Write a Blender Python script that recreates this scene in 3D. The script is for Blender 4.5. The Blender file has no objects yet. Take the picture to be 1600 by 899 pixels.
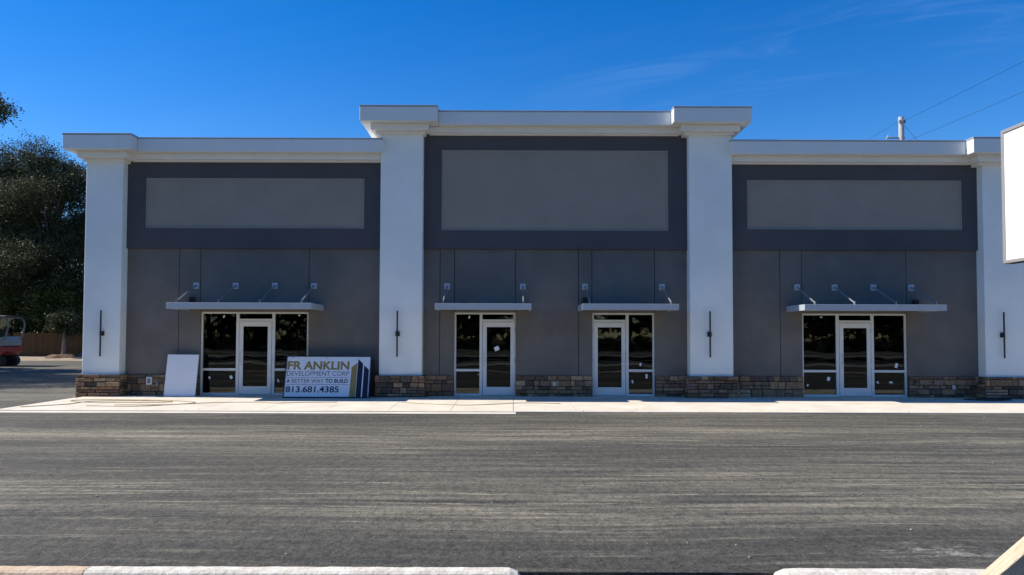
import bpy, bmesh, math, random
import numpy as np
from mathutils import Vector, Matrix, Euler
random.seed(7)
R = math.radians
S = bpy.context.scene
COL = S.collection

# ------------------------------------------------------------------ camera, sky, sun, exposure
cam = bpy.data.cameras.new('camera'); cam_o = bpy.data.objects.new('camera', cam); COL.objects.link(cam_o)
cam.sensor_width = 36; cam.lens = 36 * 1160 / 1600; cam.shift_y = 35 / 1600
cam.clip_start = 0.05; cam.clip_end = 3000
cam_o.location = (0, -22, 1.77)
cam_o.rotation_euler = (Matrix.Rotation(R(90 + 2.0), 3, 'X') @ Matrix.Rotation(R(0.165), 3, 'Z')).to_euler()
S.camera = cam_o

SUN_TO = Vector((-1.0, 0.085, 1.0)).normalized()
el = math.asin(SUN_TO.z); az = math.atan2(SUN_TO.x, SUN_TO.y)
w = bpy.data.worlds.new("World"); S.world = w; w.use_nodes = True
nt = w.node_tree; nt.nodes.clear()
sky = nt.nodes.new('ShaderNodeTexSky'); sky.sky_type = 'NISHITA'; sky.sun_disc = False
sky.sun_elevation = el; sky.sun_rotation = az; sky.altitude = 0
sky.air_density = 1.0; sky.dust_density = 0.0; sky.ozone_density = 4.0
gam = nt.nodes.new('ShaderNodeHueSaturation'); gam.inputs['Saturation'].default_value = 1.40
gam.inputs['Hue'].default_value = 0.511
tc = nt.nodes.new('ShaderNodeTexCoord')
def wmath(op, a, b):
    q = nt.nodes.new('ShaderNodeMath'); q.operation = op
    for i_, v_ in enumerate((a, b)):
        if isinstance(v_, (int, float)): q.inputs[i_].default_value = v_
        else: nt.links.new(v_, q.inputs[i_])
    return q.outputs[0]
sx = nt.nodes.new('ShaderNodeSeparateXYZ'); nt.links.new(tc.outputs['Generated'], sx.inputs[0])
ysafe = wmath('MAXIMUM', sx.outputs[1], .15)
cu_, cv_ = wmath('DIVIDE', sx.outputs[0], ysafe), wmath('DIVIDE', sx.outputs[2], ysafe)
cl = wmath('SUBTRACT', cv_, wmath('MULTIPLY', cu_, .20))        # thin cirrus drawn out along a shallow slope
cx = nt.nodes.new('ShaderNodeCombineXYZ'); nt.links.new(wmath('MULTIPLY', cu_, 2.2), cx.inputs[0]); nt.links.new(wmath('MULTIPLY', cl, 17.0), cx.inputs[1])
nz = nt.nodes.new('ShaderNodeTexNoise'); nz.inputs['Scale'].default_value = 1.5; nz.inputs['Detail'].default_value = 8; nz.inputs['Roughness'].default_value = .62; nz.inputs['Distortion'].default_value = 0.7
nt.links.new(cx.outputs[0], nz.inputs[0])
def wr(s_, a, b, c, d):
    q = nt.nodes.new('ShaderNodeMapRange'); q.interpolation_type = 'SMOOTHSTEP'
    for i_, v_ in zip((1, 2, 3, 4), (a, b, c, d)): q.inputs[i_].default_value = v_
    nt.links.new(s_, q.inputs[0]); return q.outputs[0]
mask = wmath('MULTIPLY', wr(wmath('ABSOLUTE', wmath('SUBTRACT', cl, .315), 0), .0, .10, 1, 0), wr(cu_, -.05, .25, 0, 1))
mask = wmath('ADD', wmath('MULTIPLY', mask, .9), .10)
cmul = wmath('MULTIPLY', wr(nz.outputs[0], .45, .75, 0, .036), mask)
mx = nt.nodes.new('ShaderNodeMix'); mx.data_type = 'RGBA'; mx.inputs[7].default_value = (9, 10.5, 12, 1)
bg = nt.nodes.new('ShaderNodeBackground'); bg.inputs['Strength'].default_value = 0.096
out = nt.nodes.new('ShaderNodeOutputWorld')
L = nt.links
L.new(sky.outputs[0], gam.inputs['Color']); 
L.new(cmul, mx.inputs[0]); L.new(gam.outputs[0], mx.inputs[6])
L.new(mx.outputs[2], bg.inputs[0]); L.new(bg.outputs[0], out.inputs[0])

sun = bpy.data.lights.new('sun', 'SUN'); sun.energy = 4.6; sun.angle = R(0.53); sun.color = (1.0, 0.94, 0.85)
sun_o = bpy.data.objects.new('sun', sun); COL.objects.link(sun_o)
sun_o.rotation_euler = (-SUN_TO).to_track_quat('-Z', 'Y').to_euler(); sun_o.location = (-40, 5, 40)
S.view_settings.view_transform = 'Standard'; S.view_settings.look = 'None'
S.view_settings.gamma = 1.0; S.view_settings.use_curve_mapping = False
S.view_settings.exposure = 0.72
S.render.engine = 'CYCLES'
S.cycles.max_bounces = 8; S.cycles.transparent_max_bounces = 12

# ------------------------------------------------------------------ helpers: materials
def mat(name, col, rough=0.7, spec=0.3, metal=0.0, var=0.0, vscale=3.0, bump=0.0, bscale=80.0, stretch=(1, 1, 1), attr=None, col2=None):
    m = bpy.data.materials.new(name); m.use_nodes = True
    n = m.node_tree.nodes; l = m.node_tree.links
    b = n['Principled BSDF']
    b.inputs['Base Color'].default_value = (*col, 1); b.inputs['Roughness'].default_value = rough
    b.inputs['Specular IOR Level'].default_value = spec; b.inputs['Metallic'].default_value = metal
    t = n.new('ShaderNodeTexCoord'); mpp = n.new('ShaderNodeMapping'); mpp.inputs['Scale'].default_value = stretch
    l.new(t.outputs['Object'], mpp.inputs[0])
    src = None
    if var > 0 or col2:
        a = n.new('ShaderNodeTexNoise'); a.inputs['Scale'].default_value = vscale; a.inputs['Detail'].default_value = 9; a.inputs['Roughness'].default_value = .62
        l.new(mpp.outputs[0], a.inputs[0])
        ramp = n.new('ShaderNodeMapRange'); ramp.inputs['From Min'].default_value = 0.3; ramp.inputs['From Max'].default_value = 0.7
        l.new(a.outputs[0], ramp.inputs[0])
        mixn = n.new('ShaderNodeMix'); mixn.data_type = 'RGBA'
        c2 = col2 if col2 else tuple(min(1, c * (1 + var)) for c in col)
        c1 = col if col2 else tuple(c * (1 - var) for c in col)
        mixn.inputs[6].default_value = (*c1, 1); mixn.inputs[7].default_value = (*c2, 1)
        l.new(ramp.outputs[0], mixn.inputs[0]); src = mixn.outputs[2]
    if attr:
        at = n.new('ShaderNodeVertexColor'); at.layer_name = attr
        if src:
            mm = n.new('ShaderNodeMix'); mm.data_type = 'RGBA'; mm.blend_type = 'MULTIPLY'; mm.inputs[0].default_value = 1
            l.new(src, mm.inputs[6]); l.new(at.outputs[0], mm.inputs[7]); src = mm.outputs[2]
        else: src = at.outputs[0]
    if src: l.new(src, b.inputs['Base Color'])
    if bump > 0:
        c = n.new('ShaderNodeTexNoise'); c.inputs['Scale'].default_value = bscale; c.inputs['Detail'].default_value = 5
        l.new(mpp.outputs[0], c.inputs[0])
        bp = n.new('ShaderNodeBump'); bp.inputs['Strength'].default_value = bump; bp.inputs['Distance'].default_value = 0.01
        l.new(c.outputs[0], bp.inputs['Height']); l.new(bp.outputs[0], b.inputs['Normal'])
    return m

M = {}
M['white_stucco'] = mat('white_stucco', (.76, .78, .745), .85, .15, var=.045, vscale=1.1, bump=.35, bscale=45)
M['cornice'] = mat('cornice_paint', (.74, .72, .68), .75, .2, var=.04, vscale=1.5, bump=.2, bscale=60)
M['fascia'] = mat('fascia_paint', (.68, .70, .69), .6, .3, var=.03, vscale=1.2, bump=.1, bscale=50)
M['coping'] = mat('coping_metal', (.30, .32, .35), .4, .5, var=.08, vscale=2)
M['taupe'] = mat('taupe_stucco', (.150, .138, .126), .9, .12, var=.17, vscale=.8, bump=.45, bscale=50)
M['band'] = mat('charcoal_stucco', (.083, .080, .087), .9, .12, var=.10, vscale=.8, bump=.45, bscale=50)
M['panel'] = mat('grey_panel', (.270, .242, .208), .9, .12, var=.08, vscale=.9, bump=.35, bscale=50)
M['paneltrim'] = mat('panel_trim', (.28, .26, .235), .8, .2)
M['backing'] = mat('joint_backing', (.03, .03, .035), .9, .1)
M['alum'] = mat('white_aluminium', (.62, .63, .62), .4, .5, var=.04, vscale=4)
M['canopy'] = mat('canopy_paint', (.37, .41, .45), .45, .5, var=.05, vscale=3)
M['steel'] = mat('galvanised_steel', (.45, .46, .48), .4, .5, metal=.3)
M['rod'] = mat('rod_metal', (.26, .27, .29), .35, .6, metal=.2)
M['black'] = mat('black_metal', (.012, .012, .014), .45, .5)
M['rubber'] = mat('black_rubber', (.02, .02, .022), .7, .3)
M['stone'] = mat('ledge_stone', (.62, .62, .62), .9, .15, col2=(1.25, 1.2, 1.12), vscale=12, bump=1.0, bscale=22, attr='Col')
M['mortar'] = mat('mortar', (.045, .04, .035), .95, .1, var=.2, vscale=20)
M['concrete'] = mat('walk_concrete', (.52, .465, .375), .9, .15, col2=(.66, .60, .50), vscale=1.3, bump=.4, bscale=60)
M['board'] = mat('white_board', (.70, .72, .76), .5, .35, var=.03, vscale=2)
M['outlet'] = mat('outlet_plastic', (.6, .6, .6), .5, .4)
M['hose'] = mat('tan_hose', (.42, .33, .16), .6, .3, var=.2, vscale=8)
M['wood'] = mat('raw_pine', (.60, .50, .36), .75, .2, col2=(.40, .31, .20), vscale=5, bump=.5, bscale=25, stretch=(1.5, 12, 12))
M['fence'] = mat('fence_wood', (.15, .082, .036), .85, .15, col2=(.11, .06, .03), vscale=6, bump=.6, bscale=20, stretch=(1, 1, .2), attr='Col')
M['bark'] = mat('bark', (.17, .14, .11), .95, .1, col2=(.08, .065, .05), vscale=5, bump=1, bscale=14, stretch=(1, 1, .3))
M['palebark'] = mat('pale_bark', (.36, .30, .22), .9, .1, col2=(.20, .15, .10), vscale=6, bump=.8, bscale=20)
M['red'] = mat('red_paint', (.30, .022, .018), .4, .5, var=.1, vscale=4)
M['greypaint'] = mat('grey_paint', (.16, .165, .17), .5, .4, var=.08, vscale=4)
M['whitepaint'] = mat('white_paint', (.24, .24, .23), .45, .4, var=.05, vscale=5)
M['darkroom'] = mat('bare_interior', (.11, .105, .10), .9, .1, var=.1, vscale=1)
M['roofing'] = mat('white_roofing', (.72, .72, .70), .8, .2, var=.04, vscale=.5)
M['polegrey'] = mat('pole_concrete', (.42, .41, .39), .7, .3, var=.15, vscale=5)
M['cable'] = mat('cable_black', (.02, .02, .022), .6, .3)
M['signface'] = mat('sign_face', (.82, .82, .81), .35, .4)
M['signframe'] = mat('sign_frame', (.38, .36, .33), .4, .5, metal=.4)
M['mulch'] = mat('mulch', (.12, .07, .045), .95, .1, col2=(.20, .13, .09), vscale=9, bump=1, bscale=15)
M['navy'] = mat('navy_ink', (.012, .014, .040), .5, .3)
M['slate'] = mat('slate_ink', (.085, .11, .17), .5, .3)
M['gold'] = mat('gold_ink', (.24, .18, .055), .5, .3, col2=(.31, .24, .08), vscale=6)
M['olive'] = mat('grey_green_ink', (.15, .155, .14), .5, .3)
M['asphroad'] = mat('road_asphalt', (.09, .09, .088), .85, .25, var=.2, vscale=1)
M['paint'] = mat('road_paint', (.7, .7, .66), .7, .3)

def leafmat(name, dark, light, rough=.55):
    m = bpy.data.materials.new(name); m.use_nodes = True
    n = m.node_tree.nodes; l = m.node_tree.links; b = n['Principled BSDF']
    at = n.new('ShaderNodeVertexColor'); at.layer_name = 'Col'
    mm = n.new('ShaderNodeMix'); mm.data_type = 'RGBA'
    mm.inputs[6].default_value = (*dark, 1); mm.inputs[7].default_value = (*light, 1)
    l.new(at.outputs[0], mm.inputs[0]); l.new(mm.outputs[2], b.inputs['Base Color'])
    b.inputs['Roughness'].default_value = rough; b.inputs['Specular IOR Level'].default_value = .15
    tr = n.new('ShaderNodeBsdfTranslucent'); l.new(mm.outputs[2], tr.inputs[0])
    ms = n.new('ShaderNodeMixShader'); ms.inputs[0].default_value = .22
    o = n['Material Output']; l.new(b.outputs[0], ms.inputs[1]); l.new(tr.outputs[0], ms.inputs[2]); l.new(ms.outputs[0], o.inputs[0])
    return m
M['oakleaf'] = leafmat('oak_leaves', (.016, .024, .010), (.125, .130, .068))
M['brightleaf'] = leafmat('bright_leaves', (.030, .048, .012), (.17, .20, .06))
M['farleaf'] = leafmat('far_leaves', (.012, .018, .008), (.04, .055, .02))

def glassmat():
    m = bpy.data.materials.new('storefront_glass'); m.use_nodes = True
    n = m.node_tree.nodes; l = m.node_tree.links
    n.remove(n['Principled BSDF'])
    tr = n.new('ShaderNodeBsdfTransparent'); tr.inputs[0].default_value = (.46, .50, .49, 1)
    gl = n.new('ShaderNodeBsdfGlossy'); gl.inputs['Roughness'].default_value = .015; gl.inputs[0].default_value = (.9, .95, .95, 1)
    fr = n.new('ShaderNodeFresnel'); fr.inputs[0].default_value = 1.50
    t = n.new('ShaderNodeTexCoord'); nz = n.new('ShaderNodeTexNoise'); nz.inputs['Scale'].default_value = 1.6; nz.inputs['Detail'].default_value = 1
    l.new(t.outputs['Object'], nz.inputs[0])
    bp = n.new('ShaderNodeBump'); bp.inputs['Strength'].default_value = .22; bp.inputs['Distance'].default_value = .006
    l.new(nz.outputs[0], bp.inputs['Height']); l.new(bp.outputs[0], gl.inputs['Normal'])
    ms = n.new('ShaderNodeMixShader'); l.new(fr.outputs[0], ms.inputs[0]); l.new(tr.outputs[0], ms.inputs[1]); l.new(gl.outputs[0], ms.inputs[2])
    l.new(ms.outputs[0], n['Material Output'].inputs[0])
    return m
M['glass'] = glassmat()

def asphaltmat():
    m = bpy.data.materials.new('dusty_asphalt'); m.use_nodes = True
    n = m.node_tree.nodes; l = m.node_tree.links; b = n['Principled BSDF']
    b.inputs['Roughness'].default_value = .85; b.inputs['Specular IOR Level'].default_value = .25
    t = n.new('ShaderNodeTexCoord')
    # gentle warp so that the streaks bow and cross like tyre and roller tracks
    wn = n.new('ShaderNodeTexNoise'); wn.inputs['Scale'].default_value = .11; wn.inputs['Detail'].default_value = 2
    l.new(t.outputs['Object'], wn.inputs[0])
    wm = n.new('ShaderNodeVectorMath'); wm.operation = 'MULTIPLY_ADD'; wm.inputs[1].default_value = (0, .9, 0)
    l.new(wn.outputs[1], wm.inputs[0]); l.new(t.outputs['Object'], wm.inputs[2])
    def noise(sx, sy, sc, det, rough=.6, off=0):
        mpn = n.new('ShaderNodeMapping'); mpn.inputs['Scale'].default_value = (sx, sy, 1); mpn.inputs['Location'].default_value = (off, off * 1.7, 0)
        l.new(wm.outputs[0], mpn.inputs[0])
        q = n.new('ShaderNodeTexNoise'); q.inputs['Scale'].default_value = sc; q.inputs['Detail'].default_value = det; q.inputs['Roughness'].default_value = rough
        l.new(mpn.outputs[0], q.inputs[0]); return q.outputs[0]
    def rng(s, a, b_, c=0., d=1.):
        r = n.new('ShaderNodeMapRange'); r.inputs[1].default_value = a; r.inputs[2].default_value = b_; r.inputs[3].default_value = c; r.inputs[4].default_value = d
        l.new(s, r.inputs[0]); return r.outputs[0]
    def mth(op, a, b_):
        q = n.new('ShaderNodeMath'); q.operation = op
        for i, v in enumerate((a, b_)):
            if isinstance(v, (int, float)): q.inputs[i].default_value = v
            else: l.new(v, q.inputs[i])
        return q.outputs[0]
    broad = rng(noise(.09, .55, 1, 6, .75), .42, .60)
    streak = rng(noise(.16, 4.0, 1.2, 9, .78, 3), .42, .62)
    lines = rng(noise(.30, 6.5, 1.3, 7, .75, 31), .54, .66)
    dash = rng(noise(1.0, .55, 10, 5, .9, 9), .40, .60)
    grain = mth('ADD', mth('MULTIPLY', rng(noise(1, .8, 34, 3, .9, 5), .42, .60), .5), mth('MULTIPLY', rng(noise(1, 1, 85, 2, .9, 6), .42, .60), .5))
    patch = rng(noise(.35, .6, 1, 4, .6, 14), .45, .75)
    # worn and fresh passes of the paver, lying side by side across the lot
    sp = n.new('ShaderNodeSeparateXYZ'); l.new(wm.outputs[0], sp.inputs[0])
    ramp = n.new('ShaderNodeValToRGB'); l.new(rng(sp.outputs[1], -15.4, -1.9), ramp.inputs[0])
    e = ramp.color_ramp.elements; e[0].position = 0.0; e[0].color = (.16,) * 3 + (1,); e[1].position = 1.0; e[1].color = (.5,) * 3 + (1,)
    for p, c in ((.08, .28), (.15, .6), (.22, .85), (.30, .50), (.38, .34), (.47, .40), (.55, .72), (.64, .70), (.70, .38), (.84, .42)):
        q = e.new(p); q.color = (c, c, c, 1)
    tex = mth('ADD', mth('MULTIPLY', grain, 1.0), mth('MULTIPLY', dash, .5))            # 0 .. 1.5
    body = mth('ADD', mth('MULTIPLY', streak, .70), mth('MULTIPLY', broad, .25))
    body = mth('MULTIPLY', body, mth('ADD', mth('MULTIPLY', rng(noise(.12, .45, 1, 3, .6, 50), .38, .60), .9), .35))
    body = mth('ADD', mth('MULTIPLY', body, ramp.outputs[0]), mth('MULTIPLY', mth('MULTIPLY', lines, .95), mth('ADD', ramp.outputs[0], .15)))
    dust = mth('MULTIPLY', body, mth('ADD', mth('MULTIPLY', tex, .95), .12))
    dust = mth('MINIMUM', dust, 1.0)
    mix1 = n.new('ShaderNodeMix'); mix1.data_type = 'RGBA'; mix1.inputs[6].default_value = (.010, .010, .0095, 1); mix1.inputs[7].default_value = (.100, .095, .080, 1)
    l.new(mth('MULTIPLY', mth('POWER', tex, 1.25), .62), mix1.inputs[0])
    mix2 = n.new('ShaderNodeMix'); mix2.data_type = 'RGBA'; mix2.inputs[7].default_value = (.34, .305, .225, 1)
    l.new(mix1.outputs[2], mix2.inputs[6]); l.new(dust, mix2.inputs[0])
    # a chalky scuffed patch of spilled dust near the kerb on the right
    sep = n.new('ShaderNodeSeparateXYZ'); l.new(t.outputs['Object'], sep.inputs[0])
    dx = mth('DIVIDE', mth('SUBTRACT', sep.outputs[0], 3.72), .50); dy = mth('DIVIDE', mth('SUBTRACT', sep.outputs[1], -15.45), .30)
    rr = mth('ADD', mth('MULTIPLY', dx, dx), mth('MULTIPLY', dy, dy))
    pm = mth('MULTIPLY', rng(rr, 1.6, .1), rng(noise(1.1, 2.2, 5, 7, .8, 21), .50, .66, 0, .9))
    mix3 = n.new('ShaderNodeMix'); mix3.data_type = 'RGBA'; mix3.inputs[7].default_value = (.42, .41, .37, 1)
    l.new(mix2.outputs[2], mix3.inputs[6]); l.new(pm, mix3.inputs[0])
    # bright aggregate flecks
    vo = n.new('ShaderNodeTexVoronoi'); vo.inputs['Scale'].default_value = 9; l.new(t.outputs['Object'], vo.inputs[0])
    fl = mth('LESS_THAN', vo.outputs['Distance'], .055)
    mix4 = n.new('ShaderNodeMix'); mix4.data_type = 'RGBA'; mix4.inputs[7].default_value = (.34, .33, .30, 1)
    l.new(mix3.outputs[2], mix4.inputs[6]); l.new(mth('MULTIPLY', fl, patch), mix4.inputs[0])
    l.new(mix4.outputs[2], b.inputs['Base Color'])
    bp = n.new('ShaderNodeBump'); bp.inputs['Strength'].default_value = .9; bp.inputs['Distance'].default_value = .012
    l.new(noise(1, 1, 45, 4, .7, 2), bp.inputs['Height']); l.new(bp.outputs[0], b.inputs['Normal'])
    return m
M['asphalt'] = asphaltmat()
M['soil'] = mat('sandy_soil', (.11, .09, .062), .95, .1, col2=(.065, .055, .038), vscale=3, bump=1, bscale=12)
M['sand'] = mat('pale_sand', (.36, .30, .22), .95, .1, col2=(.22, .17, .12), vscale=1.2, bump=1, bscale=10)
M['grass'] = mat('grass_verge', (.012, .016, .008), .95, .1, col2=(.025, .026, .014), vscale=1.5, bump=1, bscale=8)
M['kerb'] = mat('kerb_concrete', (.44, .40, .33), .9, .15, col2=(.68, .64, .56), vscale=9, bump=1.0, bscale=30)
M['dirtykerb'] = mat('soil_stained_kerb', (.46, .33, .22), .92, .12, col2=(.58, .47, .35), vscale=5, bump=1.0, bscale=30)

# ------------------------------------------------------------------ helpers: meshes
class MB:
    def __init__(s): s.v = []; s.f = []; s.c = []; s.col = None
    def add(s, vs, fs, col=(1, 1, 1)):
        o = len(s.v); s.v += [tuple(v) for v in vs]
        for f in fs: s.f.append(tuple(i + o for i in f)); s.c.append(col)
    def box(s, x0, x1, y0, y1, z0, z1, b=0.0, col=(1, 1, 1), rot=None, piv=None):
        if x0 > x1: x0, x1 = x1, x0
        if y0 > y1: y0, y1 = y1, y0
        if z0 > z1: z0, z1 = z1, z0
        if b <= 0:
            vs = [(x, y, z) for z in (z0, z1) for y in (y0, y1) for x in (x0, x1)]
            fs = [(0, 2, 3, 1), (4, 5, 7, 6), (0, 1, 5, 4), (2, 6, 7, 3), (0, 4, 6, 2), (1, 3, 7, 5)]
        else:
            b = min(b, (x1 - x0) * .45, (y1 - y0) * .45, (z1 - z0) * .45)
            bm = bmesh.new(); bmesh.ops.create_cube(bm, size=1)
            for v in bm.verts: v.co = Vector(((x0 + x1) / 2 + v.co.x * (x1 - x0), (y0 + y1) / 2 + v.co.y * (y1 - y0), (z0 + z1) / 2 + v.co.z * (z1 - z0)))
            bmesh.ops.bevel(bm, geom=bm.edges[:], offset=b, segments=1, affect='EDGES')
            bm.verts.index_update()
            vs = [v.co.copy() for v in bm.verts]; fs = [tuple(v.index for v in f.verts) for f in bm.faces]; bm.free()
        if rot is not None:
            p = Vector(piv if piv else ((x0 + x1) / 2, (y0 + y1) / 2, (z0 + z1) / 2))
            vs = [rot @ (Vector(v) - p) + p for v in vs]
        s.add(vs, fs, col); return s
    def tube(s, pts, r, n=8, col=(1, 1, 1), cap=True):
        pts = [Vector(p) for p in pts]
        rs = r if isinstance(r, (list, tuple)) else [r] * len(pts)
        rings = []
        for i, p in enumerate(pts):
            d = (pts[min(i + 1, len(pts) - 1)] - pts[max(i - 1, 0)]).normalized()
            a = d.orthogonal().normalized() if i == 0 else (pa - d * pa.dot(d)).normalized()
            pa = a; bb = d.cross(a)
            rings.append([p + (a * math.cos(2 * math.pi * k / n) + bb * math.sin(2 * math.pi * k / n)) * rs[i] for k in range(n)])
        vs = [v for rg in rings for v in rg]; fs = []
        for i in range(len(pts) - 1):
            for k in range(n):
                k2 = (k + 1) % n
                fs.append((i * n + k, i * n + k2, (i + 1) * n + k2, (i + 1) * n + k))
        if cap:
            fs.append(tuple(reversed(range(n)))); fs.append(tuple((len(pts) - 1) * n + k for k in range(n)))
        s.add(vs, fs, col); return s
    def prism(s, poly, y0, y1, col=(1, 1, 1)):       # polygon in XZ (counter clockwise seen from -Y), thickness in Y
        n = len(poly)
        vs = [(x, y0, z) for x, z in poly] + [(x, y1, z) for x, z in poly]
        fs = [tuple(range(n)), tuple(reversed(range(n, 2 * n)))] + [(i, i + n, (i + 1) % n + n, (i + 1) % n) for i in range(n)]
        s.add(vs, fs, col); return s
    def build(s, name, m, parent=None, smooth=False, loc=None):
        me = bpy.data.meshes.new(name); me.from_pydata(s.v, [], s.f); me.validate(); me.update()
        if any(c != (1, 1, 1) for c in s.c) or m.name in ('ledge_stone', 'fence_wood'):
            ca = me.color_attributes.new('Col', 'FLOAT_COLOR', 'CORNER')
            for p in me.polygons:
                c = s.c[p.index] if p.index < len(s.c) else (1, 1, 1)
                for li in p.loop_indices: ca.data[li].color = (*c, 1)
        me.materials.append(m)
        if smooth: me.polygons.foreach_set('use_smooth', [True] * len(me.polygons))
        o = bpy.data.objects.new(name, me); COL.objects.link(o)
        if parent: o.parent = parent
        if loc: o.location = loc
        return o

def thing(name, label, cat, loc=(0, 0, 0), rot=(0, 0, 0), group=None):
    o = bpy.data.objects.new(name, None); COL.objects.link(o); o.location = loc; o.rotation_euler = rot; o.empty_display_size = .2
    tag(o, label, cat, group); return o
def tag(o, label=None, cat=None, group=None, kind=None):
    if label: o['label'] = label
    if cat: o['category'] = cat
    if group: o['group'] = group
    if kind: o['kind'] = kind
    return o
def copy_tree(o, parent=None):
    c = o.copy(); COL.objects.link(c); c.parent = parent
    for ch in [x for x in bpy.data.objects if x.parent == o]: copy_tree(ch, c)
    return c

# ------------------------------------------------------------------ ground and paving
tag(MB().box(-700, 700, -700, 1500, -1.0, -.20).build('ground', M['soil']), kind='structure')
tag(MB().box(-62, 62, -16.05, 31, -.4, -.1).build('parking_lot', M['asphalt']), kind='structure')
# sand strip that rises to the fence
mb = MB(); nx = 60; rows = [(30.6, -.13), (31.5, -.03), (33, .06), (35, .1), (60, .15), (110, .2)]
vs = []; fs = []
for j, (y, z) in enumerate(rows):
    for i in range(nx + 1):
        x = -75 + 150 * i / nx
        vs.append((x, y + (random.uniform(-.35, .35) if j in (0, 1, 2) else 0), z + (random.uniform(-.04, .05) if 0 < j < 4 else 0)))
for j in range(len(rows) - 1):
    for i in range(nx): a = j * (nx + 1) + i; fs.append((a, a + 1, a + nx + 2, a + nx + 1))
mb.add(vs, fs); tag(mb.build('sand_strip', M['sand'], smooth=True), kind='structure')

# pavement in front of the shops: slabs with open joints, falling two percent to the kerb
def walk_z(y): return .0 + .02 * y if y < 0 else 0
mb = MB(); SX0, SX1 = -12.66, 24.0
xs = [SX0 + .3] + [SX0 + .3 + 1.55 * k for k in range(1, 24)]; xs = [x for x in xs if x < SX1] + [SX1]
ys = [-3.69, -1.85, 0.6]
def slab(x0, x1, y0, y1, zt=0, g=.006):
    x0 += g; x1 -= g; y0 += g; y1 -= g
    zs = [walk_z(y0) + zt, walk_z(y1) + zt]
    v = [(x0, y0, -.35), (x1, y0, -.35), (x1, y1, -.35), (x0, y1, -.35), (x0, y0, zs[0]), (x1, y0, zs[0]), (x1, y1, zs[1]), (x0, y1, zs[1])]
    mb.add(v, [(4, 5, 6, 7), (0, 1, 5, 4), (1, 2, 6, 5), (2, 3, 7, 6), (3, 0, 4, 7)])
for i in range(len(xs) - 1):
    for j in range(2): slab(xs[i], xs[i + 1], ys[j], ys[j + 1])
for k in range(12): slab(SX0 + 3.05 * k + (0 if k else 0), min(SX0 + 3.05 * (k + 1), SX1), -3.84, -3.69, .0, .004)
slab(SX0, SX0 + .3, -3.69, 12, .004, .006)
tag(mb.build('pavement', M['concrete']), kind='structure')
g = MB(); g.box(SX0 - .0, .1, -4.25, -3.855, -.4, -.088); tag(g.build('gutter_strip', M['concrete']), kind='structure')

# kerbs in the foreground, each a concrete run with a rounded nose
def kerb(x0, x1, m, label, nose0=False, nose1=False):
    bm = bmesh.new(); n = max(2, int((x1 - x0) / .06)); prof = [(-16.23, -.35), (-16.23, -.10), (-16.215, -.065), (-16.19, -.05), (-16.10, -.048), (-16.075, -.06), (-16.06, -.09), (-16.045, -.35)]
    rings = []
    rnd = random.Random(int(x0 * 10))
    for i in range(n + 1):
        x = x0 + (x1 - x0) * i / n; k = 1.0
        e = min((x - x0) if nose0 else 9, (x1 - x) if nose1 else 9)
        if e < .16: k = math.sqrt(max(0.0, 1 - ((.16 - e) / .16) ** 2)) * .85 + .15
        ring = []
        for (y, z) in prof:
            cy = -16.14
            j = rnd.uniform(-.0018, .0018)
            ring.append(bm.verts.new((x, cy + (y - cy) * (.75 + .25 * k) + j, -.35 + (z + .35) * (.55 + .45 * k) + (j if z > -.3 else 0))))
        rings.append(ring)
    for a, b in zip(rings, rings[1:]):
        for q in range(len(prof) - 1): bm.faces.new((a[q], a[q + 1], b[q + 1], b[q]))
    bm.faces.new(rings[0][::-1]); bm.faces.new(rings[-1])
    bmesh.ops.recalc_face_normals(bm, faces=bm.faces[:])
    me = bpy.data.meshes.new('kerb'); bm.to_mesh(me); bm.free(); me.materials.append(m)
    o = bpy.data.objects.new('kerb', me); COL.objects.link(o); tag(o, kind='structure'); return o
kerb(-30, -3.305, M['dirtykerb'], '')
kerb(-3.295, .11, M['kerb'], '', nose1=True)
kerb(2.02, 30, M['kerb'], '', nose0=True)
tag(MB().box(-30, 30, -16.9, -16.235, -.4, -.17).build('concrete_apron', M['concrete']), kind='structure')
tag(MB().box(.85, 2.10, -16.9, -16.16, -.4, -.096, .01).build('kerb_gap_slab', M['concrete']), kind='structure')
mb = MB(); vs = []; fs = []; nx, ny = 160, 14
for j in range(ny + 1):
    for i in range(nx + 1):
        x = -30 + 60 * i / nx; y = -24 + 7.12 * j / ny
        vs.append((x, y, -.165 + random.uniform(0, .035)))
for j in range(ny):
    for i in range(nx): a = j * (nx + 1) + i; fs.append((a, a + 1, a + nx + 2, a + nx + 1))
mb.add(vs, fs); tag(mb.build('verge', M['soil'], smooth=True), kind='structure')

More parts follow.
